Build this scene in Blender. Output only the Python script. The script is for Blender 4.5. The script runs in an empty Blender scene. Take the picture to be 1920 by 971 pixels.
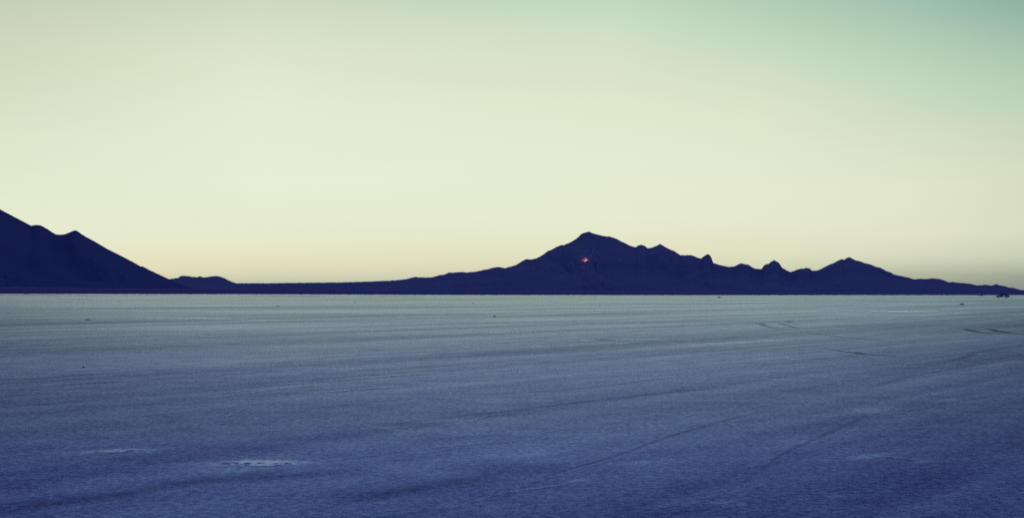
import bpy, bmesh, math, random
import numpy as np
from mathutils import Vector, Matrix, noise as mn
random.seed(7); rng = np.random.default_rng(11)
sc = bpy.context.scene
COL = sc.collection
R = math.radians

# ---------------------------------------------------------------- camera
W0, H0 = 1920.0, 971.0
FOV = R(50)
F = W0 / 2 / math.tan(FOV / 2)             # focal length in photo pixels
CH = 1.8                                    # eye height
HY = 549.0                                  # horizon row in the photo
PITCH = math.atan((HY - H0 / 2) / F)
cam_d = bpy.data.cameras.new('camera'); cam = bpy.data.objects.new('camera', cam_d); COL.objects.link(cam)
cam.location = (0, 0, CH); cam.rotation_euler = (math.pi / 2 + PITCH, 0, 0)
cam_d.sensor_width = 36; cam_d.lens = 18 / math.tan(FOV / 2)
cam_d.clip_start = 0.1; cam_d.clip_end = 200000
sc.camera = cam

def ray(px, py):
    u = (px - W0 / 2) / F; v = (H0 / 2 - py) / F
    c, s = math.cos(PITCH), math.sin(PITCH)
    return u, c - v * s, s + v * c
def az_el(px, py):
    x, y, z = ray(px, py)
    return math.atan2(x, y), math.atan2(z, math.hypot(x, y))
def g(px, py, z=0.0):                       # where the sight line meets the flat
    x, y, dz = ray(px, py)
    t = (z - CH) / dz
    return x * t, y * t

def lin(c):
    return tuple(((v / 255) / 12.92 if v / 255 <= .04045 else ((v / 255 + .055) / 1.055) ** 2.4) for v in c) + (1.0,)

# ---------------------------------------------------------------- helpers
def tag(o, label=None, cat=None, group=None, kind=None):
    if label: o['label'] = label
    if cat: o['category'] = cat
    if group: o['group'] = group
    if kind: o['kind'] = kind
    return o
def mesh_obj(name, verts, faces, mat=None, parent=None, smooth=False, attrs=None, uv=None):
    me = bpy.data.meshes.new(name); me.from_pydata(verts, [], faces); me.update()
    if smooth: me.polygons.foreach_set('use_smooth', [True] * len(me.polygons))
    for k, v in (attrs or {}).items():
        a = me.attributes.new(k, 'FLOAT', 'POINT'); a.data.foreach_set('value', np.asarray(v, dtype=np.float32).ravel())
    if mat: me.materials.append(mat)
    o = bpy.data.objects.new(name, me); COL.objects.link(o)
    if parent: o.parent = parent
    return o
def grid_mesh(name, X, Y, Z, mat, attrs=None, smooth=True, parent=None):
    n, m = X.shape
    me = bpy.data.meshes.new(name)
    me.vertices.add(n * m)
    me.vertices.foreach_set('co', np.stack([X, Y, Z], -1).astype(np.float32).ravel())
    i = np.arange(n - 1)[:, None] * m + np.arange(m - 1)[None]
    q = np.stack([i, i + 1, i + m + 1, i + m], -1).reshape(-1, 4)
    me.loops.add(q.size); me.loops.foreach_set('vertex_index', q.ravel().astype(np.int32))
    me.polygons.add(len(q)); me.polygons.foreach_set('loop_start', (np.arange(len(q)) * 4).astype(np.int32))
    me.polygons.foreach_set('use_smooth', np.full(len(q), smooth))
    me.update(calc_edges=True); me.validate()
    for k, v in (attrs or {}).items():
        a = me.attributes.new(k, 'FLOAT', 'POINT'); a.data.foreach_set('value', v.astype(np.float32).ravel())
    me.materials.append(mat)
    o = bpy.data.objects.new(name, me); COL.objects.link(o)
    if parent: o.parent = parent
    return o

class N:                                    # small node builder
    def __init__(s, tree): s.t = tree; tree.nodes.clear()
    def new(s, typ, **kw):
        n = s.t.nodes.new(typ)
        for k, v in kw.items(): setattr(n, k, v)
        return n
    def put(s, sock, v):
        if isinstance(v, bpy.types.NodeSocket): s.t.links.new(v, sock)
        elif v is not None: sock.default_value = v
    def math(s, op, a, b=None, c=None, clamp=False):
        n = s.new('ShaderNodeMath', operation=op, use_clamp=clamp)
        s.put(n.inputs[0], a); s.put(n.inputs[1], b); s.put(n.inputs[2], c)
        return n.outputs[0]
    def mix(s, f, a, b, blend='MIX'):
        n = s.new('ShaderNodeMix', data_type='RGBA', blend_type=blend)
        s.put(n.inputs[0], f); s.put(n.inputs[6], a); s.put(n.inputs[7], b)
        return n.outputs[2]
    def rng(s, v, a, b, c=0.0, d=1.0, interp='LINEAR'):
        n = s.new('ShaderNodeMapRange', interpolation_type=interp)
        s.put(n.inputs[0], v)
        for i, q in enumerate((a, b, c, d)): n.inputs[i + 1].default_value = q
        return n.outputs[0]
    def ramp(s, f, stops, interp='LINEAR'):
        n = s.new('ShaderNodeValToRGB'); cr = n.color_ramp; cr.interpolation = interp
        while len(cr.elements) < len(stops): cr.elements.new(0.5)
        for e, (p, c) in zip(cr.elements, stops): e.position = p; e.color = c
        s.put(n.inputs[0], f); return n.outputs[0]
    def noise(s, vec, scale, detail=4, rough=.55, dist=0.0):
        n = s.new('ShaderNodeTexNoise'); s.put(n.inputs['Vector'], vec)
        n.inputs['Scale'].default_value = scale; n.inputs['Detail'].default_value = detail
        n.inputs['Roughness'].default_value = rough; n.inputs['Distortion'].default_value = dist
        return n.outputs['Fac']
    def mapping(s, vec, rot=(0, 0, 0), scale=(1, 1, 1), loc=(0, 0, 0)):
        n = s.new('ShaderNodeMapping'); s.put(n.inputs[0], vec)
        n.inputs['Rotation'].default_value = rot; n.inputs['Scale'].default_value = scale; n.inputs['Location'].default_value = loc
        return n.outputs[0]
    def attr(s, name):
        return s.new('ShaderNodeAttribute', attribute_name=name).outputs['Fac']
def material(name):
    m = bpy.data.materials.new(name); m.use_nodes = True
    return m, N(m.node_tree)
def simple(name, col, rough=.6, metal=0.0, noisy=.25, scale=6, spec=.4):
    m, n = material(name)
    tc = n.new('ShaderNodeTexCoord').outputs['Object']
    f = n.rng(n.noise(tc, scale, 5), .3, .7, 1 - noisy, 1 + noisy)
    c = n.mix(1.0, col, f, 'MULTIPLY')
    b = n.new('ShaderNodeBsdfPrincipled'); n.put(b.inputs['Base Color'], c)
    b.inputs['Roughness'].default_value = rough; b.inputs['Metallic'].default_value = metal
    b.inputs['Specular IOR Level'].default_value = spec
    o = n.new('ShaderNodeOutputMaterial'); n.t.links.new(b.outputs[0], o.inputs[0])
    return m

# ---------------------------------------------------------------- sky and sun
SUN_AZ, SUN_EL = R(-31), R(3.2)
world = bpy.data.worlds.new('World'); sc.world = world; world.use_nodes = True
n = N(world.node_tree)
d = n.new('ShaderNodeTexCoord').outputs['Generated']
sx = n.new('ShaderNodeSeparateXYZ'); n.put(sx.inputs[0], d)
az = n.math('ARCTAN2', sx.outputs[0], sx.outputs[1])
el = n.math('ARCSINE', sx.outputs[2])
t = n.math('POWER', n.math('MAXIMUM', n.math('DIVIDE', el, math.pi / 2), 0.0), .5)
ZEN = (74, 96, 166)                          # deep dusk blue overhead
def column(x, pts):
    st = []
    for y, c in sorted(pts, key=lambda q: -q[0]):
        e = az_el(x, y)[1]
        st.append((math.sqrt(max(e, 0) / (math.pi / 2)), lin(c)))
    st += [(math.sqrt(24 / 90), lin((105, 145, 165))), (math.sqrt(38 / 90), lin((64, 92, 150))), (1.0, lin(ZEN))]
    return st
cols = [
 (0,    [(548, (196, 198, 172)), (500, (222, 220, 188)), (440, (223, 232, 207)), (380, (224, 233, 209)), (250, (220, 228, 203)), (120, (211, 218, 192)), (0, (197, 209, 183))]),
 (480,  [(540, (178, 192, 172)), (527, (188, 199, 176)), (513, (212, 212, 183)), (500, (221, 219, 188)), (480, (226, 226, 197)), (455, (228, 232, 204)), (340, (230, 239, 214)), (200, (230, 237, 212)), (100, (222, 231, 204)), (0, (206, 219, 193))]),
 (1150, [(540, (186, 196, 170)), (505, (214, 215, 184)), (470, (228, 228, 196)), (410, (231, 236, 208)), (300, (231, 237, 212)), (200, (226, 233, 206)), (110, (217, 228, 202)), (50, (209, 225, 200)), (0, (196, 218, 194))]),
 (1430, [(540, (176, 184, 160)), (510, (204, 208, 180)), (475, (226, 226, 196)), (410, (229, 233, 206)), (300, (228, 234, 209)), (200, (221, 230, 202)), (110, (206, 222, 197)), (50, (191, 215, 190)), (0, (178, 208, 185))]),
 (1700, [(535, (160, 165, 146)), (515, (178, 184, 160)), (480, (214, 217, 190)), (440, (225, 228, 200)), (360, (227, 231, 205)), (260, (216, 226, 200)), (170, (201, 219, 194)), (90, (184, 211, 187)), (0, (162, 196, 175))]),
 (1920, [(545, (134, 143, 142)), (530, (146, 154, 145)), (515, (160, 168, 152)), (480, (202, 208, 182)), (430, (218, 222, 195)), (330, (217, 223, 196)), (240, (203, 217, 190)), (150, (184, 209, 185)), (70, (164, 196, 174)), (0, (144, 179, 162))]),
]
prev = None
for i, (x, pts) in enumerate(cols):
    c = n.ramp(t, column(x, pts))
    a = az_el(x, 300)[0]
    if prev is None: cur = c
    else: cur = n.mix(n.rng(az, pa, a, interp='SMOOTHSTEP' if i > 9 else 'LINEAR'), cur, c)
    prev, pa = c, a
# away from the sunset the whole vault is blue dusk
dusk = n.ramp(t, [(0, lin((150, 152, 184))), (.25, lin((128, 140, 198))), (.6, lin((88, 108, 180))), (1, lin(ZEN))])
away = n.rng(n.math('ABSOLUTE', n.math('ADD', az, R(0))), R(27), R(70), interp='SMOOTHSTEP')
graded = n.mix(away, cur, dusk)
sky = n.new('ShaderNodeTexSky', sky_type='NISHITA'); sky.sun_disc = False
sky.sun_elevation = SUN_EL; sky.sun_rotation = SUN_AZ; sky.altitude = 1280; sky.air_density = 1.0; sky.dust_density = 1.0
# slight unevenness of thin haze
hz = n.noise(n.mapping(d, scale=(1, 1, 9)), 2.2, 5, .6)
graded = n.mix(1.0, graded, n.rng(hz, .2, .8, .985, 1.015), 'MULTIPLY')
bg1 = n.new('ShaderNodeBackground'); n.put(bg1.inputs[0], graded); bg1.inputs[1].default_value = 0.97
bg2 = n.new('ShaderNodeBackground'); n.put(bg2.inputs[0], sky.outputs[0]); bg2.inputs[1].default_value = 0.003
ad = n.new('ShaderNodeAddShader'); n.put(ad.inputs[0], bg1.outputs[0]); n.put(ad.inputs[1], bg2.outputs[0])
wo = n.new('ShaderNodeOutputWorld'); n.put(wo.inputs[0], ad.outputs[0])

sl = bpy.data.lights.new('sun', 'SUN'); sun = bpy.data.objects.new('sun', sl); COL.objects.link(sun)
sl.energy = 0.25; sl.angle = R(0.5); sl.color = (1, .78, .6)
sd = Vector((math.sin(SUN_AZ) * math.cos(SUN_EL), math.cos(SUN_AZ) * math.cos(SUN_EL), math.sin(SUN_EL)))
sun.rotation_euler = sd.to_track_quat('Z', 'Y').to_euler()

# ---------------------------------------------------------------- salt flat material
SDIR = R(40)                                 # the vehicle lanes run this far right of straight ahead
def salt_shader(n, pale, dark, alpha=None, tone=1.0):
    P = n.new('ShaderNodeNewGeometry').outputs['Position']
    sp = n.new('ShaderNodeSeparateXYZ'); n.put(sp.inputs[0], P)
    X, Y = sp.outputs[0], sp.outputs[1]
    along = n.mapping(P, rot=(0, 0, SDIR))   # local y follows the lanes
    def st(sc_, w, l, det=4, r=.55, dist=0.3, loc=(0, 0, 0)):
        return n.noise(n.mapping(along, scale=(1 / w, 1 / l, 1), loc=loc), sc_, det, r, dist)
    s1 = st(1, .55, 16, 4)                   # narrow lanes
    s2 = st(1, 3.2, 60, 4)                   # broad lanes
    s3 = st(1, 14, 220, 3, loc=(3, 7, 0))
    s4 = n.noise(n.mapping(P, scale=(1 / 60, 1 / 16, 1)), 1, 4, .6)        # damp bands far out, across the view
    s5 = n.noise(n.mapping(P, scale=(1 / 260, 1 / 120, 1)), 1, 5, .6)
    s6 = n.noise(n.mapping(P, scale=(1 / 1.6, 1 / .7, 1)), 1, 5, .65)
    gr = n.noise(P, 55, 3, .8); gr2 = n.noise(P, 13, 5, .75); gr3 = n.noise(P, 1.7, 6, .65)
    v = n.rng(s1, .3, .7, -.075, .075)
    for s_, k in ((s2, .13), (s3, .08), (s4, .07), (s5, .07), (s6, .05), (gr, .34), (gr2, .32), (gr3, .08)):
        v = n.math('ADD', v, n.rng(s_, .3, .7, -k, k))
    # vignette shade painted into the salt colour, near right and left, its edge following the lanes
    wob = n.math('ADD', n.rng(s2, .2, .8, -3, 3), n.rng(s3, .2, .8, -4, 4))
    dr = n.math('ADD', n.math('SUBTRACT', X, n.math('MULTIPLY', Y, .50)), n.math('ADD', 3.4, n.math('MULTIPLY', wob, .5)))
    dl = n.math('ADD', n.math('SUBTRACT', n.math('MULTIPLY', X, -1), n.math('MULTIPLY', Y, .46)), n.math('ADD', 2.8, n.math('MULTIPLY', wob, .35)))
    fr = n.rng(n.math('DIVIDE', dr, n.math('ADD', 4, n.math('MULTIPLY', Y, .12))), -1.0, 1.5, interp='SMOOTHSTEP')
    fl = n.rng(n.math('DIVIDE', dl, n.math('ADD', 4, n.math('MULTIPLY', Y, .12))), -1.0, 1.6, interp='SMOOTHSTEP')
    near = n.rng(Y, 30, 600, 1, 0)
    vignette = n.math('MULTIPLY', n.math('ADD', n.math('MULTIPLY', fr, .54), n.math('MULTIPLY', fl, .36)), near)
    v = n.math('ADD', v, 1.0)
    v = n.math('SUBTRACT', v, vignette)
    if pale is not None: v = n.math('ADD', v, n.math('MULTIPLY', pale, n.rng(gr2, .3, .7, .5, 1.3)))
    if dark is not None: v = n.math('SUBTRACT', v, n.math('MULTIPLY', dark, n.rng(gr3, .3, .7, .6, 1.2)))
    v = n.math('MULTIPLY', n.math('MAXIMUM', v, .08), tone * 1.08)
    base = n.mix(n.rng(v, .3, 1.6), (.30, .28, .49, 1), (.55, .67, .51, 1))
    colr = n.mix(1.0, base, v, 'MULTIPLY')
    bump = n.new('ShaderNodeBump'); bump.inputs['Strength'].default_value = .55; bump.inputs['Distance'].default_value = .012
    n.put(bump.inputs['Height'], n.math('ADD', n.math('MULTIPLY', gr2, 1.0), n.math('MULTIPLY', gr, .5)))
    df = n.new('ShaderNodeBsdfDiffuse'); n.put(df.inputs[0], colr); df.inputs[1].default_value = .4; n.put(df.inputs['Normal'], bump.outputs[0])
    gl = n.new('ShaderNodeBsdfGlossy'); gl.inputs['Roughness'].default_value = .42
    n.put(gl.inputs[0], n.mix(1.0, (.92, .90, .64, 1), n.math('MULTIPLY', v, v), 'MULTIPLY'))
    # salt crystals brighten towards grazing view
    gm = n.new('ShaderNodeNewGeometry')
    dt = n.new('ShaderNodeVectorMath', operation='DOT_PRODUCT'); n.put(dt.inputs[0], gm.outputs['Incoming']); n.put(dt.inputs[1], gm.outputs['True Normal'])
    cosv = n.math('ABSOLUTE', dt.outputs['Value'])
    fres = n.math('POWER', n.math('SUBTRACT', 1, cosv), 17)
    fac = n.math('MULTIPLY', fres, FK)
    mx = n.new('ShaderNodeMixShader'); n.put(mx.inputs[0], fac); n.put(mx.inputs[1], df.outputs[0]); n.put(mx.inputs[2], gl.outputs[0])
    out = mx.outputs[0]
    if alpha is not None:
        tr = n.new('ShaderNodeBsdfTransparent')
        m2 = n.new('ShaderNodeMixShader'); n.put(m2.inputs[0], alpha); n.put(m2.inputs[1], tr.outputs[0]); n.put(m2.inputs[2], out)
        out = m2.outputs[0]
    o = n.new('ShaderNodeOutputMaterial'); n.t.links.new(out, o.inputs[0])
FK = 0.80
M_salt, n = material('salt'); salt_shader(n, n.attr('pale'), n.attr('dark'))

# ---------------------------------------------------------------- ground sheet
def graded_axis(inner, step, outer, grow):
    a = list(np.arange(0, inner, step)); s = step
    while a[-1] < outer: s *= grow; a.append(a[-1] + s)
    return np.array(a)
ax = graded_axis(6.5, .06, 90000, 1.035); xs = np.concatenate([-ax[:0:-1], ax])
ay = graded_axis(12, .06, 90000, 1.03) + 7.5; by = graded_axis(.1, .5, 90000, 1.25)
ys = np.concatenate([(7.5 - by[:0:-1]), ay])
X, Y = np.meshgrid(xs, ys)
Z = np.zeros_like(X); pale = np.zeros_like(X); dark = np.zeros_like(X)
def blot(arr, px, py, wpx, hpx, k, slant=0.0):
    cx, cy = g(px, py); ex = abs(g(px + wpx / 2, py)[0] - cx); ey = abs(g(px, py - hpx / 2)[1] - cy)
    dx, dy = X - cx, Y - cy; dy = dy - slant * dx
    arr += k * np.exp(-((dx / ex) ** 2 + (dy / ey) ** 2))
blot(pale, 217, 846, 120, 9, .5, .3)
blot(pale, 485, 868, 150, 9, 1.1, .1)
blot(pale, 470, 880, 200, 16, .22, .25)
for px, py, w, h, k in [(1628, 855, 90, 7, .42), (1730, 865, 70, 4, .3), (1350, 942, 60, 6, .32), (1385, 947, 40, 5, .25), (828, 948, 34, 6, .3), (900, 812, 90, 5, .16),
        (1085, 901, 34, 5, .35), (1200, 866, 80, 8, .22), (1000, 851, 90, 8, .22), (1566, 930, 50, 6, .25), (1640, 770, 130, 10, .2), (710, 802, 100, 5, .18),
        (870, 787, 120, 6, .2), (1480, 830, 90, 12, .15), (330, 870, 120, 8, .15)]:
    blot(pale, px, py, w, h, k, .5)
for px, py, w, h, k in [(217, 848, 80, 5, .35), (990, 880, 260, 22, .10), (850, 905, 260, 20, .08), (1250, 960, 300, 20, .2), (700, 925, 300, 24, .2), (60, 945, 240, 24, .2),
        (1720, 900, 280, 50, .12), (520, 893, 260, 10, .25)]:
    blot(dark, px, py, w, h, k, .5)
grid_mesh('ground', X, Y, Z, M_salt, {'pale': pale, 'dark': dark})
tag(bpy.data.objects['ground'], kind='structure')

# ---------------------------------------------------------------- vehicle lanes and tyre marks on the salt
def marking_mat(name, tone):
    m, n = material(name)
    v = n.attr('across'); e = n.attr('fade')
    P = n.new('ShaderNodeNewGeometry').outputs['Position']
    nz = n.noise(P, 3.1, 5, .7); nz2 = n.noise(P, .33, 3, .6)
    edge = n.math('SUBTRACT', 1, n.math('ABSOLUTE', v))
    a = n.math('MULTIPLY', n.rng(edge, .0, .9, interp='SMOOTHSTEP'), e)
    a = n.math('MULTIPLY', a, n.rng(nz, .32, .62, .35, 1)); a = n.math('MULTIPLY', a, n.rng(nz2, .3, .65, .45, 1))
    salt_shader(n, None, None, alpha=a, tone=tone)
    return m
M_dark = marking_mat('damp_track_salt', .64); M_soft = marking_mat('soft_lane_salt', .80)
M_light = marking_mat('dry_lane_salt', 1.55); M_deep = marking_mat('wet_rut', .42)
ZL = [0.004]
def lane(pts, wpx, mat, k=1.0, lbl=None):
    ZL[0] += 0.0003
    P2 = [g(*p) for p in pts]
    pos = []
    for i in range(len(P2) - 1):             # Catmull-Rom
        p0 = Vector(P2[max(i - 1, 0)]); p1 = Vector(P2[i]); p2 = Vector(P2[i + 1]); p3 = Vector(P2[min(i + 2, len(P2) - 1)])
        for s in range(12):
            t = s / 12
            pos.append(.5 * ((2 * p1) + (-p0 + p2) * t + (2 * p0 - 5 * p1 + 4 * p2 - p3) * t * t + (-p0 + 3 * p1 - 3 * p2 + p3) * t ** 3))
    pos.append(Vector(P2[-1]))
    vs, fs, ac, fd = [], [], [], []
    L = len(pos)
    for i, p in enumerate(pos):
        tdir = (pos[min(i + 1, L - 1)] - pos[max(i - 1, 0)]).normalized(); nn = Vector((-tdir.y, tdir.x))
        r = p.length; w = wpx * r * r / (F * CH)
        w = w * max(abs(tdir.x), .3)
        w = min(w, 2.5 * r / 20) * (1 + .25 * mn.noise(Vector((p.x * .4, p.y * .4, wpx))))
        f = min(1, i / (L * .25), (L - 1 - i) / (L * .25)) * k * (1 if mat in (M_light, M_deep) else .68)
        for s_ in (-1, -.5, 0, .5, 1):
            q = p + nn * (w / 2 * s_); vs.append((q.x, q.y, ZL[0])); ac.append(s_); fd.append(f)
        if i:
            for j in range(4):
                a = (i - 1) * 5 + j; fs.append((a, a + 5, a + 6, a + 1))
    o = mesh_obj('ground_marking', vs, fs, mat, attrs={'across': ac, 'fade': fd})
    tag(o, kind='structure'); o.visible_shadow = True
    return o
lane([(560, 962), (650, 938), (740, 922), (850, 900), (960, 882), (1080, 866)], 30, M_soft, .62)
lane([(930, 940), (1000, 905), (1060, 882), (1120, 865), (1180, 845), (1250, 820), (1320, 799), (1400, 778), (1470, 762)], 4, M_dark, .8)
lane([(1300, 958), (1350, 930), (1420, 885), (1470, 850), (1530, 822), (1600, 791), (1660, 770)], 5, M_dark, .6)
lane([(560, 872), (650, 861), (740, 849), (840, 838), (920, 832), (1010, 824), (1100, 816)], 3, M_dark, .65)
lane([(700, 800), (830, 783), (960, 770), (1080, 755), (1200, 741), (1330, 728), (1450, 712)], 4, M_soft, .8)
lane([(900, 742), (1010, 734), (1100, 727), (1200, 715), (1320, 700)], 3, M_soft, .7)
lane([(0, 962), (120, 942), (250, 923), (360, 904), (450, 892), (550, 880), (640, 868)], 24, M_soft, .7)
lane([(1130, 966), (1220, 940), (1300, 915), (1400, 895)], 26, M_soft, .5)
lane([(0, 712), (60, 711), (120, 706), (190, 701), (270, 695)], 2.6, M_dark, .8)
lane([(95, 723), (150, 720), (200, 717), (240, 714)], 2.2, M_dark, .7)
lane([(0, 742), (60, 738), (130, 730), (210, 722)], 4, M_soft, .6)
lane([(470, 681), (520, 679), (580, 674), (650, 667)], 2.0, M_dark, .7)
lane([(380, 708), (430, 702), (520, 694)], 2.0, M_soft, .6)
lane([(560, 770), (640, 760), (720, 752), (800, 745)], 5, M_soft, .4)
lane([(1535, 652), (1560, 656), (1590, 660), (1620, 664), (1650, 666), (1690, 669), (1725, 671)], 2.4, M_deep, .75)
lane([(1600, 660), (1612, 662), (1626, 664)], 2.6, M_deep, .9)
lane([(1805, 615), (1818, 619), (1838, 623), (1860, 625), (1882, 627)], 2.4, M_deep, .9)
lane([(1852, 616), (1862, 619), (1878, 622), (1900, 625), (1935, 628)], 2.6, M_deep, .95)
lane([(1408, 606), (1424, 607), (1436, 611), (1452, 615), (1478, 617)], 2.0, M_deep, .6)
lane([(1460, 605), (1475, 610), (1498, 616)], 1.8, M_deep, .5)
lane([(1480, 622), (1530, 626), (1580, 632), (1640, 637), (1720, 640)], 2.0, M_dark, .7)
lane([(1485, 600), (1478, 604), (1500, 609)], 1.6, M_dark, .6)
lane([(1620, 587), (1700, 588), (1800, 590), (1925, 591)], 2.0, M_dark, .7)
lane([(1660, 694), (1740, 686), (1800, 672), (1850, 652)], 2.6, M_soft, .6)
lane([(1600, 740), (1680, 712), (1770, 694), (1850, 680)], 3.4, M_soft, .5)
lane([(1112, 637.5), (1124, 637), (1136, 637), (1147, 638)], 1.9, M_deep, 1.0)
# pale, dry lanes
lane([(820, 962), (880, 943), (950, 924), (1010, 916), (1060, 908), (1100, 898)], 4, M_light, .75)
lane([(960, 918), (1040, 893), (1110, 873), (1170, 858)], 3, M_light, .5)
lane([(590, 716), (680, 709), (760, 703), (820, 700)], 3, M_light, .8)
lane([(580, 738), (640, 733), (700, 728), (770, 723)], 2.6, M_light, .8)
lane([(820, 800), (880, 790), (930, 778), (1010, 772)], 3, M_light, .6)
lane([(680, 798), (720, 805), (770, 811)], 2.4, M_light, .6)
lane([(0, 763), (70, 758), (150, 748)], 3, M_light, .5)
lane([(380, 748), (480, 735), (600, 718)], 3, M_light, .5)
lane([(230, 632), (330, 628), (400, 631)], 2, M_light, .5)
lane([(1260, 648), (1380, 643), (1500, 638)], 2.5, M_light, .6)
lane([(1700, 772), (1790, 750), (1925, 730)], 5, M_light, .35)
lane([(1600, 853), (1640, 856), (1690, 860), (1750, 867)], 4, M_light, .7)
lane([(1820, 690), (1870, 685), (1925, 675)], 4, M_light, .6)
lane([(1620, 582), (1680, 584), (1760, 583)], 3, M_light, .7)
lane([(220, 597), (330, 596), (470, 600), (560, 601)], 2.2, M_light, .7)
lane([(1090, 637), (1102, 639), (1118, 640)], 3, M_light, .9)
lane([(1150, 637), (1190, 637), (1240, 636)], 3.4, M_light, .8)
lane([(1120, 645), (1160, 645), (1180, 643)], 2, M_light, .8)
lane([(1470, 671), (1485, 674), (1500, 675)], 2, M_light, .9)
lane([(1578, 618), (1584, 619), (1592, 619)], 1.6, M_light, 1)
lane([(905, 624), (960, 624), (1010, 622)], 2.4, M_light, .6)
lane([(0, 625), (120, 622), (300, 620)], 3, M_soft, .3)
# thin wet lines near the far left rim of the salt
for p in ([(0, 553.2), (60, 553.4), (150, 553.6)], [(110, 560.3), (140, 560.5), (165, 560.4)], [(242, 576.8), (256, 577), (272, 576.7)], [(455, 563), (470, 563.2), (484, 562.8)], [(760, 560), (772, 560.3), (785, 560)]):
    lane(p, .8, M_dark, .8)

er = random.Random(5)
for k in range(22):
    x = er.uniform(-10, 760); y = 551.9 + er.random() ** 2 * 3.2 + max(0, x - 300) * .0025; w = er.uniform(14, 60)
    lane([(x, y), (x + w * .5, y + er.uniform(-.1, .1)), (x + w, y + er.uniform(-.1, .1))], er.uniform(.35, .7), M_deep, .9)
# ---------------------------------------------------------------- broken crusts near the camera
M_crust, n = material('broken_salt_crust')
P = n.new('ShaderNodeNewGeometry').outputs['Position']; h = n.attr('height')
a = n.attr('body')
c = n.mix(n.rng(h, -.35, .1), (.05, .06, .11, 1), (1, .97, .86, 1))  # shade in the hollows painted as dark colour by height; relief is nearly flat
c = n.mix(1.0, c, n.rng(n.noise(n.mapping(P, scale=(1, .4, 1)), 45, 5, .8), .35, .65, .6, 1.2), 'MULTIPLY')
df = n.new('ShaderNodeBsdfDiffuse'); n.put(df.inputs[0], c); df.inputs[1].default_value = .5
tr = n.new('ShaderNodeBsdfTransparent'); mx = n.new('ShaderNodeMixShader')
n.put(mx.inputs[0], n.rng(n.math('ADD', a, n.rng(n.noise(P, 15, 6, .85), .32, .68, -1.3, .6)), .25, 1.0))
gl = n.new('ShaderNodeBsdfGlossy'); gl.inputs['Roughness'].default_value = .5; gl.inputs[0].default_value = (.95, .98, .86, 1)
gx = n.new('ShaderNodeMixShader'); gx.inputs[0].default_value = .10; n.put(gx.inputs[1], df.outputs[0]); n.put(gx.inputs[2], gl.outputs[0])
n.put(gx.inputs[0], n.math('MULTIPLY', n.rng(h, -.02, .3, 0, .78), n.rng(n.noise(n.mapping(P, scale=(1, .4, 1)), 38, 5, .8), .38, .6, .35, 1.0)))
n.put(mx.inputs[1], tr.outputs[0]); n.put(mx.inputs[2], gx.outputs[0])
o = n.new('ShaderNodeOutputMaterial'); n.put(o.inputs[0], mx.outputs[0])
M_slab = simple('salt_slab', (.62, .68, .66, 1), .8, 0, .35, 30, .2)
M_mud = simple('dark_mud', (.012, .014, .025, 1), .95, 0, .4, 14, .05)
def crust(px0, px1, py, label, hgt, bright, seed, tilt=0.0, slant=.6):
    xa, ya = g(px0, py); xb, yb = g(px1, py)
    cx, cy = (xa + xb) / 2, ya; L = (xb - xa); D = L * .62
    nx, ny = 150, 90
    u = np.linspace(-1, 1, nx); v = np.linspace(-1, 1, ny); U, V = np.meshgrid(u, v)
    Hh = np.zeros_like(U); Bd = np.zeros_like(U)
    for j in range(ny):
        for i in range(nx):
            p = Vector((U[j, i] * 3.2 + seed, V[j, i] * 2.2, seed * .7))
            f = mn.fractal(p, .7, 2.1, 5); w = mn.noise(p * .9 + Vector((9, 3, 0)))
            env = max(0, 1 - U[j, i] ** 2) ** .6
            mid = V[j, i] + .22 * w
            vor = mn.voronoi(Vector((U[j, i] * 8 + seed, V[j, i] * 5, 0)))[0]
            plate = min(1, (vor[1] - vor[0]) * 5)
            z = .55 * math.exp(-((mid - .15) / .22) ** 2) * (.5 + .7 * plate) + .30 * f + .12
            hole = math.exp(-((mid - .02) / .13) ** 2) * max(0, min(1, (mn.noise(Vector((U[j, i] * 5.0 + seed, V[j, i] * 3, 2))) + .12 - .7 * U[j, i] * slant) * 5))
            Hh[j, i] = z - 1.3 * hole
            Bd[j, i] = (1 - U[j, i] ** 2) * max(0, 1 - V[j, i] ** 2) * (2.0 if bright > .9 else 1.6)
    Zc = hgt * np.maximum(Hh, -.12) * np.minimum(1, Bd * 1.5)
    mesh = grid_mesh('salt_crust', U * L / 2, V * D / 2 + U * tilt, Zc, M_crust, {'height': Hh * (1 if bright > .9 else .6), 'body': Bd})
    mesh.location = (cx, cy, .008)
    tag(mesh, label, 'salt crust', 'broken salt crusts in the near ground')
crust(165, 272, 846, 'low dark broken crust of salt with a crack painted dark as shade, duller of the two crust ridges', .006, .75, 3, .09, -.1)
crust(396, 566, 869, 'pale white broken crust of salt with a hollow painted dark as shade, brighter of the two crust ridges', .006, 1.05, 8, .0)

# ---------------------------------------------------------------- mud clods on the salt
def clod(px, py, wpx, hpx, label, lumps=5):
    cx, cy = g(px, py); s = wpx / F * cy / 2; hh = hpx / F * cy
    bm = bmesh.new()
    rr = random.Random(int(px * 7 + py))
    for k in range(lumps):
        off = (k / (lumps - 1) - .5) * 1.5 if lumps > 1 else 0
        fall = 1 - .55 * abs(off)
        m = Matrix.Translation((off * s, rr.uniform(-.2, .2) * s, 0)) @ Matrix.Diagonal((s * .42, s * .42, hh * fall, 1))
        bmesh.ops.create_icosphere(bm, subdivisions=3, radius=1, matrix=m)
    for v in bm.verts:
        q = v.co / s * 2.6 + Vector((px, py, 0))
        v.co *= 1 + .22 * mn.noise(q) + .10 * mn.noise(q * 3)
        v.co.z = max(v.co.z, -.01)
    me = bpy.data.meshes.new('mud_clod'); bm.to_mesh(me); bm.free(); me.materials.append(M_mud)
    o = bpy.data.objects.new('mud_clod', me); COL.objects.link(o); o.location = (cx, cy, 0)
    tag(o, label, 'mud clod', 'dark clods lying on the salt')
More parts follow.
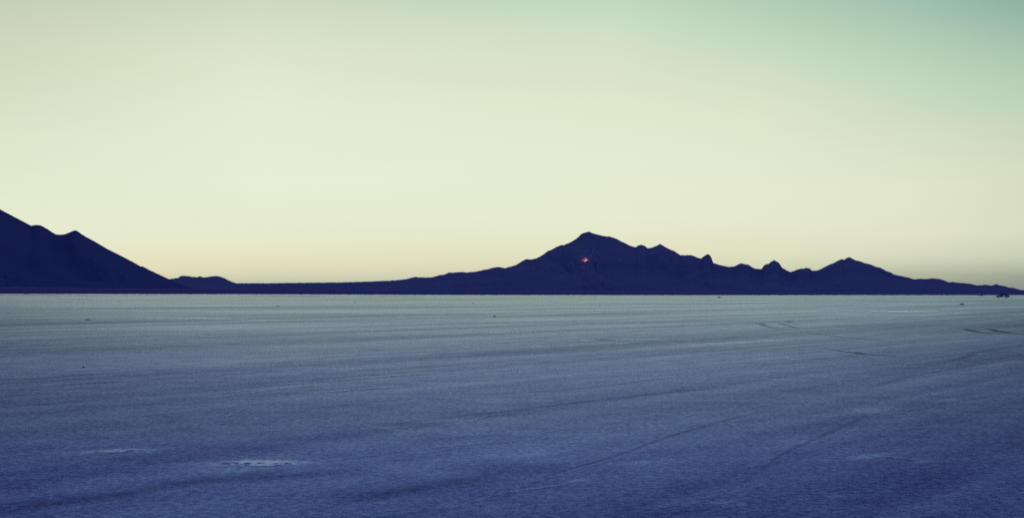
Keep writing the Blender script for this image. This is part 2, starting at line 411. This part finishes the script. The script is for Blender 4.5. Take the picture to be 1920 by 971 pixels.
clod(1803.5, 571, 8, 2.6, 'widest dark clod on the salt, in front of the parked cars')
clod(927.5, 593.4, 4.2, 2.2, 'small black clod on pale salt below the foot of the highest peak')
clod(886, 568, 3, 1.6, 'tiny dark clod on the pale far salt, farther out than the black one nearby', 3)
clod(1348.5, 557.8, 7, 1.8, 'flat dark clod near the far rim of the salt, below the rounded rock knob')
clod(157, 688.5, 4.5, 2.0, 'single dark clod on bluish salt under the steep dark mountain', 4)
clod(165, 599.6, 9, 1.6, 'flat smeared clod on pale salt below the notched peak of the steep mountain')
clod(521, 574.8, 5, 1.4, 'little dark clod on pale salt below the low hill gap', 3)
clod(665, 567.5, 2.6, 1.4, 'tiny round dark clod standing alone below the long low skyline', 3)

# ---------------------------------------------------------------- mud plain beyond the salt, with its rising fans
edge_pts = [(-900, 550.5), (0, 550.5), (480, 551.4), (900, 552.9), (1300, 553.2), (1600, 552.9), (1920, 552.8), (2800, 552.6)]
fan_pts = [(-900, 13), (0, 9.3), (480, 5.8), (900, 2.4), (1300, .7), (1500, 0), (1700, -.5), (2800, -.8)]
def interp_az(pts):
    a = [az_el(p[0], 500)[0] for p in pts]; return np.array(a), np.array([p[1] for p in pts])
ea, ev = interp_az(edge_pts); fa, fv = interp_az(fan_pts)
AZ0, AZ1 = R(-58), R(62)
azs = np.linspace(AZ0, AZ1, 2600)
edge_r = CH / ((np.interp(azs, ea, ev) - HY) / F)
rag = np.array([mn.fractal(Vector((a * 160, 3, 0)), .6, 2, 5) for a in azs])
edge_r = edge_r * (1 + np.interp(azs, [R(-25), R(0)], [.22, .08]) * rag)
fan_h = np.interp(azs, fa, fv) / F
radii = np.concatenate([[0, .02, .06, .12, .2, .3, .42, .56, .72, .88, .97, 1.0, 1.03, 1.15, 1.5, 2.2]])
R_FAN = 3200.0
rr_ = edge_r[None, :] + np.maximum(R_FAN - edge_r, 200)[None, :] * radii[:, None]
rise = np.clip((radii - .0) / 1.0, 0, 1)[:, None] ** 1.5
# the fan climbs until R_FAN; past it it keeps the same apparent slope into the range
Zm = .03 + rise * np.maximum(fan_h[None, :] * R_FAN + CH - .6, .2) * np.where(radii > 1, 1, 1)[:, None] + np.maximum(radii - 1, 0)[:, None] * 8
Xm = np.sin(azs)[None] * rr_; Ym = np.cos(azs)[None] * rr_
M_plain, n = material('mud_plain')
P = n.new('ShaderNodeNewGeometry').outputs['Position']
f = n.noise(n.mapping(P, scale=(.004, .0011, 1)), 1, 6, .6); lineA = n.attr('road')
c = n.mix(n.rng(f, .35, .65), (.095, .070, .165, 1), (.13, .10, .21, 1))
c = n.mix(lineA, c, (.27, .23, .38, 1))
b = n.new('ShaderNodeBsdfDiffuse'); n.put(b.inputs[0], c); b.inputs[1].default_value = .3
o = n.new('ShaderNodeOutputMaterial'); n.put(o.inputs[0], b.outputs[0])
road = np.zeros_like(Xm); road[11, :] = 1.0; road[12, :] = 1.0
o = grid_mesh('mud_terrain', Xm, Ym, Zm, M_plain, {'road': road}); tag(o, kind='structure')

# ---------------------------------------------------------------- mountains
left_pts = [(-1100, 520), (-900, 430), (-700, 360), (-520, 318), (-400, 300), (-300, 290), (-200, 318), (-120, 335), (-60, 362), (0, 392.5), (20, 403), (40, 413.5), (58, 423), (68, 421.7), (76, 422.5), (82, 425.5), (90, 430), (98, 435.5), (105, 439.5), (113, 440.2), (122, 439), (132, 435), (137, 433), (142, 431.5), (148, 435), (153, 439), (165, 446), (180, 454), (200, 466), (218, 475), (232, 482), (243, 488), (250, 491.5), (263, 499), (268, 499.5), (280, 506), (295, 513), (310, 520), (326, 527.5), (345, 535), (365, 541), (385, 546)]
main_pts = [(285, 537), (300, 530), (310, 524), (320, 523), (333, 521), (340, 516.5), (352, 517.5), (362, 519), (370, 519.5), (375, 517.5), (382, 520), (392, 518.5), (402, 517.2), (410, 517.5), (420, 521), (430, 526), (438, 529.5), (445, 531), (500, 531), (560, 530), (640, 529.3), (700, 527.5), (740, 525.5), (760, 523.5), (770, 520.5), (780, 518.8), (785, 520), (800, 520), (812, 519.5), (822, 516), (832, 515), (842, 510.5), (850, 511), (866, 509.5), (875, 511), (895, 508.5), (905, 506), (915, 504.5), (925, 501.5), (935, 500.5), (948, 502.5), (960, 499), (968, 496.5), (978, 490), (986, 486), (992, 486.5), (1005, 484.5), (1012, 481), (1022, 475), (1026, 471), (1034, 468), (1045, 462), (1053, 459.3), (1056, 460), (1068, 455), (1080, 448), (1086, 443), (1088, 440), (1095, 436.5), (1104, 434), (1112, 437.5), (1125, 441), (1137, 443.5), (1144, 443.5), (1155, 447), (1162, 451), (1172, 456), (1181, 460.5), (1191, 463.5), (1197, 460), (1203, 458.8), (1209, 460.5), (1214, 465.5), (1223, 464), (1231, 460.5), (1238, 457.5), (1246, 462), (1255, 467), (1265, 471), (1276, 478.5), (1290, 478.5), (1296, 478.2), (1306, 482), (1314, 485), (1320, 480), (1326, 476.5), (1331, 477.5), (1334, 483), (1337, 493), (1345, 495.5), (1355, 498), (1368, 500.5), (1378, 499), (1388, 493.5), (1394, 494.5), (1404, 496.5), (1410, 501), (1416, 503.5), (1428, 504.5), (1433, 496.5), (1441, 494.5), (1447, 489.5), (1452, 487.5), (1460, 492), (1467, 502.5), (1475, 507), (1483, 510), (1492, 506.5), (1500, 503.5), (1506, 503.5), (1512, 502), (1518, 503), (1522, 507), (1530, 507.5), (1536, 505.5), (1545, 501), (1555, 496), (1565, 492), (1572, 488), (1578, 485.5), (1583, 487), (1588, 483), (1592, 482), (1598, 484.5), (1604, 488), (1612, 489.5), (1622, 493.5), (1632, 495.5), (1643, 500.5), (1650, 501.5), (1660, 507), (1670, 510.5), (1676, 514.5), (1690, 517.5), (1704, 520.5), (1713, 523), (1730, 522.5), (1738, 523), (1748, 521.5), (1762, 523), (1772, 526), (1779, 529.5), (1785, 528.5), (1800, 530), (1820, 532), (1832, 535), (1842, 534.5), (1848, 533.5), (1858, 535.5), (1868, 532.5), (1875, 535), (1885, 536.5), (1890, 538.5), (1900, 539.5), (1912, 543), (1920, 544), (1960, 545), (2020, 543), (2100, 545.5), (2300, 547.5)]
def range_mesh(name, pts, r0, rr, r1, dx, mat, seed, jag=.35):
    xs_ = np.arange(pts[0][0], pts[-1][0] + dx, dx)
    ys_ = np.interp(xs_, [p[0] for p in pts], [p[1] for p in pts])
    fin = np.array([mn.fractal(Vector((x * .22, seed, 0)), .5, 2.1, 4) for x in xs_]) * jag
    ys_ = ys_ + fin
    A = np.array([az_el(x, y) for x, y in zip(xs_, ys_)])
    a, e = A[:, 0], A[:, 1]
    Rr = rr * (1 + .07 * np.sin(a * 9 + seed) + .03 * np.sin(a * 31 + seed * 2))
    ts = np.concatenate([np.linspace(0, 1, 70), 1 + np.linspace(.04, 1, 14)])
    Xs, Ys, Zs = [], [], []
    fan = np.interp(a, fa, fv) / F
    for t in ts:
        if t <= 1:
            r = r0 + (Rr - r0) * t
            zr = np.tan(e) * Rr + CH                     # crest height
            zb = np.minimum(fan * r0 * .9 - 1.5, zr * .6)   # foot, buried in the fan
            s = .18 * t + .82 * t ** 1.9
            z = zb + (zr - zb) * s
            nz = np.array([mn.ridged_multi_fractal(Vector((aa * rr / 420 + .35 * math.sin(t * 5 + aa * 60), t * 1.9, seed)), .9, 2.1, 6, 1.0, 2.0) for aa in a])
            amp = np.clip(zr - zb, 0, 400) * .34 * (t * (1 - t)) ** .8 * 2
            z = z + amp * (nz - 1.1) * .6
            z = np.minimum(z, CH + np.tan(e - .0006 * min(1, (1 - t) * 30)) * r) if t < 1 else zr
        else:
            r = Rr + (r1 - rr) * (t - 1); zr = np.tan(e) * Rr + CH
            z = zr * (1 - (t - 1)) ** 1.3 - 5 * (t - 1)
        Xs.append(np.sin(a) * r); Ys.append(np.cos(a) * r); Zs.append(z)
    o = grid_mesh(name, np.array(Xs), np.array(Ys), np.array(Zs), mat, smooth=False)
    tag(o, kind='structure')
    return o
def rock(name, c0, c1, c2, seed):
    m, n = material(name)
    P = n.new('ShaderNodeNewGeometry').outputs['Position']
    a = n.noise(n.mapping(P, scale=(.0016, .0016, .004), loc=(seed, 0, 0)), 1, 7, .62)
    s = n.noise(n.mapping(P, scale=(.02, .004, .006), loc=(0, seed, 0)), 1, 6, .7)
    c = n.mix(n.rng(a, .38, .62), c0, c1); c = n.mix(n.rng(s, .58, .74), c, c2)
    b = n.new('ShaderNodeBsdfDiffuse'); n.put(b.inputs[0], c); b.inputs[1].default_value = .3
    o = n.new('ShaderNodeOutputMaterial'); n.put(o.inputs[0], b.outputs[0])
    return m
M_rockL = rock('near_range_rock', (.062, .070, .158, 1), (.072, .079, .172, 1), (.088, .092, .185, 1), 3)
M_rockR = rock('far_range_rock', (.092, .112, .198, 1), (.140, .124, .22, 1), (.16, .145, .25, 1), 9)  # paler blue base colour carries the distance haze
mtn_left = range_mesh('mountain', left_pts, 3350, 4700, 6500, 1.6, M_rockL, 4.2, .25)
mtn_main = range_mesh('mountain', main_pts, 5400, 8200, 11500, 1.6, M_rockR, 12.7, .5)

# pink cliff under the summit, sunlight painted as emission; rim and paler scree glow
dg = bpy.context.evaluated_depsgraph_get(); dg.update()
def on_face(px, py):
    d_ = Vector(ray(px, py)).normalized()
    hit, loc, nor, idx = mtn_main.ray_cast(Vector((0, 0, CH)), d_)
    return (loc - d_ * 6) if hit else d_ * 7600
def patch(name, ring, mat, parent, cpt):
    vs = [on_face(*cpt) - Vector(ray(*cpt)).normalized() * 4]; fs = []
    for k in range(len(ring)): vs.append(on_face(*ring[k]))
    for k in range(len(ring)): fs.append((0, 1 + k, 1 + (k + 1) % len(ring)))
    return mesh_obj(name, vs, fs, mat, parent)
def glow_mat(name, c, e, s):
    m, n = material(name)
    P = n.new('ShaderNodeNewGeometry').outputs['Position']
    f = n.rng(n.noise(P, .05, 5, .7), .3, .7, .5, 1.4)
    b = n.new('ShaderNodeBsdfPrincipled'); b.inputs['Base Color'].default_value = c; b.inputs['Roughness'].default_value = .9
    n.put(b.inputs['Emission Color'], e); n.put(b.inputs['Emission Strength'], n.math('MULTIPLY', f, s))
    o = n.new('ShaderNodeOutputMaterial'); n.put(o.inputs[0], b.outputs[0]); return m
M_glow = glow_mat('glowing_pink_rock', (.8, .5, .5, 1), lin((245, 165, 170)), .7)
M_red = glow_mat('red_glow_rim', (.4, .12, .12, 1), lin((150, 50, 70)), .45)
M_scree = glow_mat('pale_scree_glow', (.10, .08, .14, 1), lin((72, 55, 105)), .22)
M_dim = glow_mat('dim_scree_glow', (.075, .062, .12, 1), lin((52, 48, 100)), .2)
patch('red_glow_cliff', [(1090, 489), (1093, 485), (1097, 482.5), (1102, 483.5), (1107, 486.5), (1103, 490), (1096, 491.5)], M_red, mtn_main, (1098, 487))
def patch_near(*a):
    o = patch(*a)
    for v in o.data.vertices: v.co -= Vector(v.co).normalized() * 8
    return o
patch_near('glowing_cliff', [(1094.5, 489.7), (1096.5, 487), (1099, 485.2), (1101.5, 486.3), (1103.5, 487.3), (1100, 488.6), (1097, 490)], M_glow, mtn_main, (1099, 487.6))
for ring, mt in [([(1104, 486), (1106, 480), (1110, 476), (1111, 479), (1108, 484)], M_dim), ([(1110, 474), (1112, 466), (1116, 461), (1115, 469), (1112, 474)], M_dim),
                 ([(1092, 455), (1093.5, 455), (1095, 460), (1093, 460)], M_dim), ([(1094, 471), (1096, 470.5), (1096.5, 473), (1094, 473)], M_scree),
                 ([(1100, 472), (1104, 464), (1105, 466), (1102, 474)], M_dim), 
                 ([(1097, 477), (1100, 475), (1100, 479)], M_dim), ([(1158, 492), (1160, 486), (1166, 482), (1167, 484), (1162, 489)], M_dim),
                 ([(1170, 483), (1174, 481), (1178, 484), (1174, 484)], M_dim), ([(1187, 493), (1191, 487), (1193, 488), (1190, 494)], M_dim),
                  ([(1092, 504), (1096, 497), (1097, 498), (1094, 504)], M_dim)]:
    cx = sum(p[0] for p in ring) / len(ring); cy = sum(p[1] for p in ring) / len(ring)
    patch('scree_glow_patch', ring, mt, mtn_main, (cx, cy))

# ---------------------------------------------------------------- cars on the flat
M_paint = simple('dark_blue_paint', (.018, .022, .055, 1), .7, 0, .1, 3, .12)
M_glass = simple('car_glass', (.02, .025, .05, 1), .3, 0, .05, 3, .15)
M_tyre = simple('tyre_rubber', (.012, .012, .018, 1), .9, 0, .2, 8)
M_rim = simple('wheel_rim', (.35, .36, .42, 1), .35, .7, .1, 8)
M_white = simple('white_panel', (.85, .86, .92, 1), .4, 0, .05, 3)
M_lamp = simple('lamp_glass', (.8, .8, .9, 1), .15, 0, .05, 3, .8)
M_silver = simple('silver_glint', (.42, .44, .56, 1), .4, .2, .08, 3)
def make_car():
    root = bpy.data.objects.new('parked_car', None); COL.objects.link(root)
    # profile (x forward along the length, z up); extruded in y with tumblehome
    low = [(-2.25, .38), (-2.28, .62), (-2.20, .92), (-1.55, 1.00), (1.05, .98), (1.75, .86), (2.18, .74), (2.26, .55), (2.22, .34)]
    arch = []
    def arc(cx):
        return [(cx + .38 * math.cos(t), .30 + .38 * math.sin(t)) for t in np.linspace(0, math.pi, 9)]
    bottom = [(2.22, .24)] + arc(1.38) + arc(-1.35) + [(-2.22, .26)]
    prof = low + bottom
    bm = bmesh.new()
    def sect(y, s):
        return [bm.verts.new((x * (1 - s * .03), y, z if z < .9 else z - s * .03)) for x, z in prof]
    rows = [sect(-.84, 1), sect(-.88, .3), sect(.88, .3), sect(.84, 1)]
    for a, b in zip(rows, rows[1:]):
        for i in range(len(prof)):
            j = (i + 1) % len(prof); bm.faces.new((a[i], a[j], b[j], b[i]))
    bm.faces.new(rows[0][::-1]); bm.faces.new(rows[-1])
    bmesh.ops.recalc_face_normals(bm, faces=bm.faces)
    def fin(nm, bm, mat, par):
        me = bpy.data.meshes.new(nm); bm.to_mesh(me); bm.free(); me.materials.append(mat)
        o = bpy.data.objects.new(nm, me); COL.objects.link(o); o.parent = par; return o
    fin('body', bm, M_paint, root)
    def cabin(nm, pts_lo, pts_hi, ylo, yhi, mat, par=root):
        bm = bmesh.new(); v = []
        for (x, z), yw in ((pts_lo[0], ylo), (pts_lo[1], ylo), (pts_hi[1], yhi), (pts_hi[0], yhi)):
            v.append((bm.verts.new((x, -yw, z)), bm.verts.new((x, yw, z))))
        for i in range(4):
            a, b = v[i], v[(i + 1) % 4]; bm.faces.new((a[0], b[0], b[1], a[1]))
        bm.faces.new([q[0] for q in v][::-1]); bm.faces.new([q[1] for q in v])
        bmesh.ops.recalc_face_normals(bm, faces=bm.faces)
        return fin(nm, bm, mat, par)
    cabin('window_band', [(-1.72, .97), (1.02, .95)], [(-.98, 1.36), (.30, 1.36)], .80, .62, M_glass)
    cabin('roof', [(-1.05, 1.362), (.36, 1.362)], [(-.85, 1.43), (.12, 1.43)], .64, .56, M_paint)
    for s_ in (-1, 1):
        for (xa, xb) in ((-1.0, -.93), (-.22, -.14), (.28, .35)):
            bm = bmesh.new()
            x2a = xa * .95 if xa < 0 else xa; 
            q = [bm.verts.new(c_) for c_ in ((xa, s_ * .805, .97), (xb, s_ * .805, .97), (xb, s_ * .625, 1.362), (xa, s_ * .625, 1.362),
                 (xa, s_ * .78, .97), (xb, s_ * .78, .97), (xb, s_ * .60, 1.362), (xa, s_ * .60, 1.362))]
            for f_ in ((0, 1, 2, 3), (4, 7, 6, 5), (0, 4, 5, 1), (1, 5, 6, 2), (2, 6, 7, 3), (3, 7, 4, 0)): bm.faces.new([q[k] for k in f_])
            bmesh.ops.recalc_face_normals(bm, faces=bm.faces); fin('window_pillar', bm, M_paint, root)
        bm = bmesh.new(); bmesh.ops.create_circle(bm, cap_ends=True, segments=28, radius=.33, matrix=Matrix.Translation((-.35, s_ * .893, .67)) @ Matrix.Rotation(R(90), 4, 'X'))
        ext = bmesh.ops.solidify(bm, geom=bm.faces[:], thickness=.006)
        fin('door_disc', bm, M_white, root)  # flat white disc on each door
        bm = bmesh.new(); bmesh.ops.create_cube(bm, size=1, matrix=Matrix.Translation((-.1, s_ * .892, .90)) @ Matrix.Diagonal((3.5, .02, .07, 1)))
        bmesh.ops.bevel(bm, geom=bm.edges[:], offset=.006, segments=1); fin('side_glint', bm, M_silver, root)  # silver strip stands in for the highlight along the body side
        for x in (1.38, -1.35):
            bm = bmesh.new(); bmesh.ops.create_cone(bm, cap_ends=True, segments=28, radius1=.32, radius2=.32, depth=.21, matrix=Matrix.Translation((x, s_ * .79, .32)) @ Matrix.Rotation(R(90), 4, 'X'))
            bmesh.ops.bevel(bm, geom=[e for e in bm.edges if len(e.link_faces) == 2 and e.calc_face_angle() > 1], offset=.03, segments=2)
            w = fin('wheel', bm, M_tyre, root)
            bm = bmesh.new(); bmesh.ops.create_cone(bm, cap_ends=True, segments=24, radius1=.19, radius2=.17, depth=.03, matrix=Matrix.Translation((x, s_ * .90, .32)) @ Matrix.Rotation(R(90) * (1 if s_ < 0 else -1), 4, 'X'))
            fin('rim', bm, M_rim, w)
        bm = bmesh.new(); bmesh.ops.create_icosphere(bm, subdivisions=2, radius=1, matrix=Matrix.Translation((2.17, s_ * .62, .66)) @ Matrix.Diagonal((.09, .17, .08, 1)))
        fin('headlight', bm, M_lamp, root)
        bm = bmesh.new(); bmesh.ops.create_cube(bm, size=1, matrix=Matrix.Translation((.72, s_ * .95, 1.0)) @ Matrix.Diagonal((.12, .2, .12, 1)))
        bmesh.ops.bevel(bm, geom=bm.edges[:], offset=.03, segments=2); fin('mirror', bm, M_paint, root)
    return root
def copy_tree(o, parent=None):
    c = o.copy(); COL.objects.link(c); c.parent = parent
    for ch in [q for q in list(COL.objects) if q.parent == o]: copy_tree(ch, c)
    return c
car = make_car()
kids = len(COL.objects)
c2 = copy_tree(car); c3 = copy_tree(car)
def put(o, px, py, rz, label, s=1.0):
    x, y = g(px, py); o.location = (x, y, 0); o.rotation_euler = (0, 0, rz); o.scale = (s, s, s)
    tag(o, label, 'car', 'cars parked far out on the salt')
put(car, 1880, 558.3, R(180 - 24), 'low dark car with a round white patch on its door, standing side on')
put(c2, 1838.5, 554.6, R(-100), 'small distant car seen end on, with one bright glint, between two other cars')
put(c3, 1770.5, 553.7, R(172), 'dark car on the far rim, almost lost against the mountain foot', 1.0)

# ---------------------------------------------------------------- render settings
sc.view_settings.view_transform = 'Standard'; sc.view_settings.look = 'None'; sc.view_settings.exposure = 0; sc.view_settings.gamma = 1
sc.render.engine = 'CYCLES'
sc.cycles.use_denoising = False
sc.cycles.transparent_max_bounces = 24
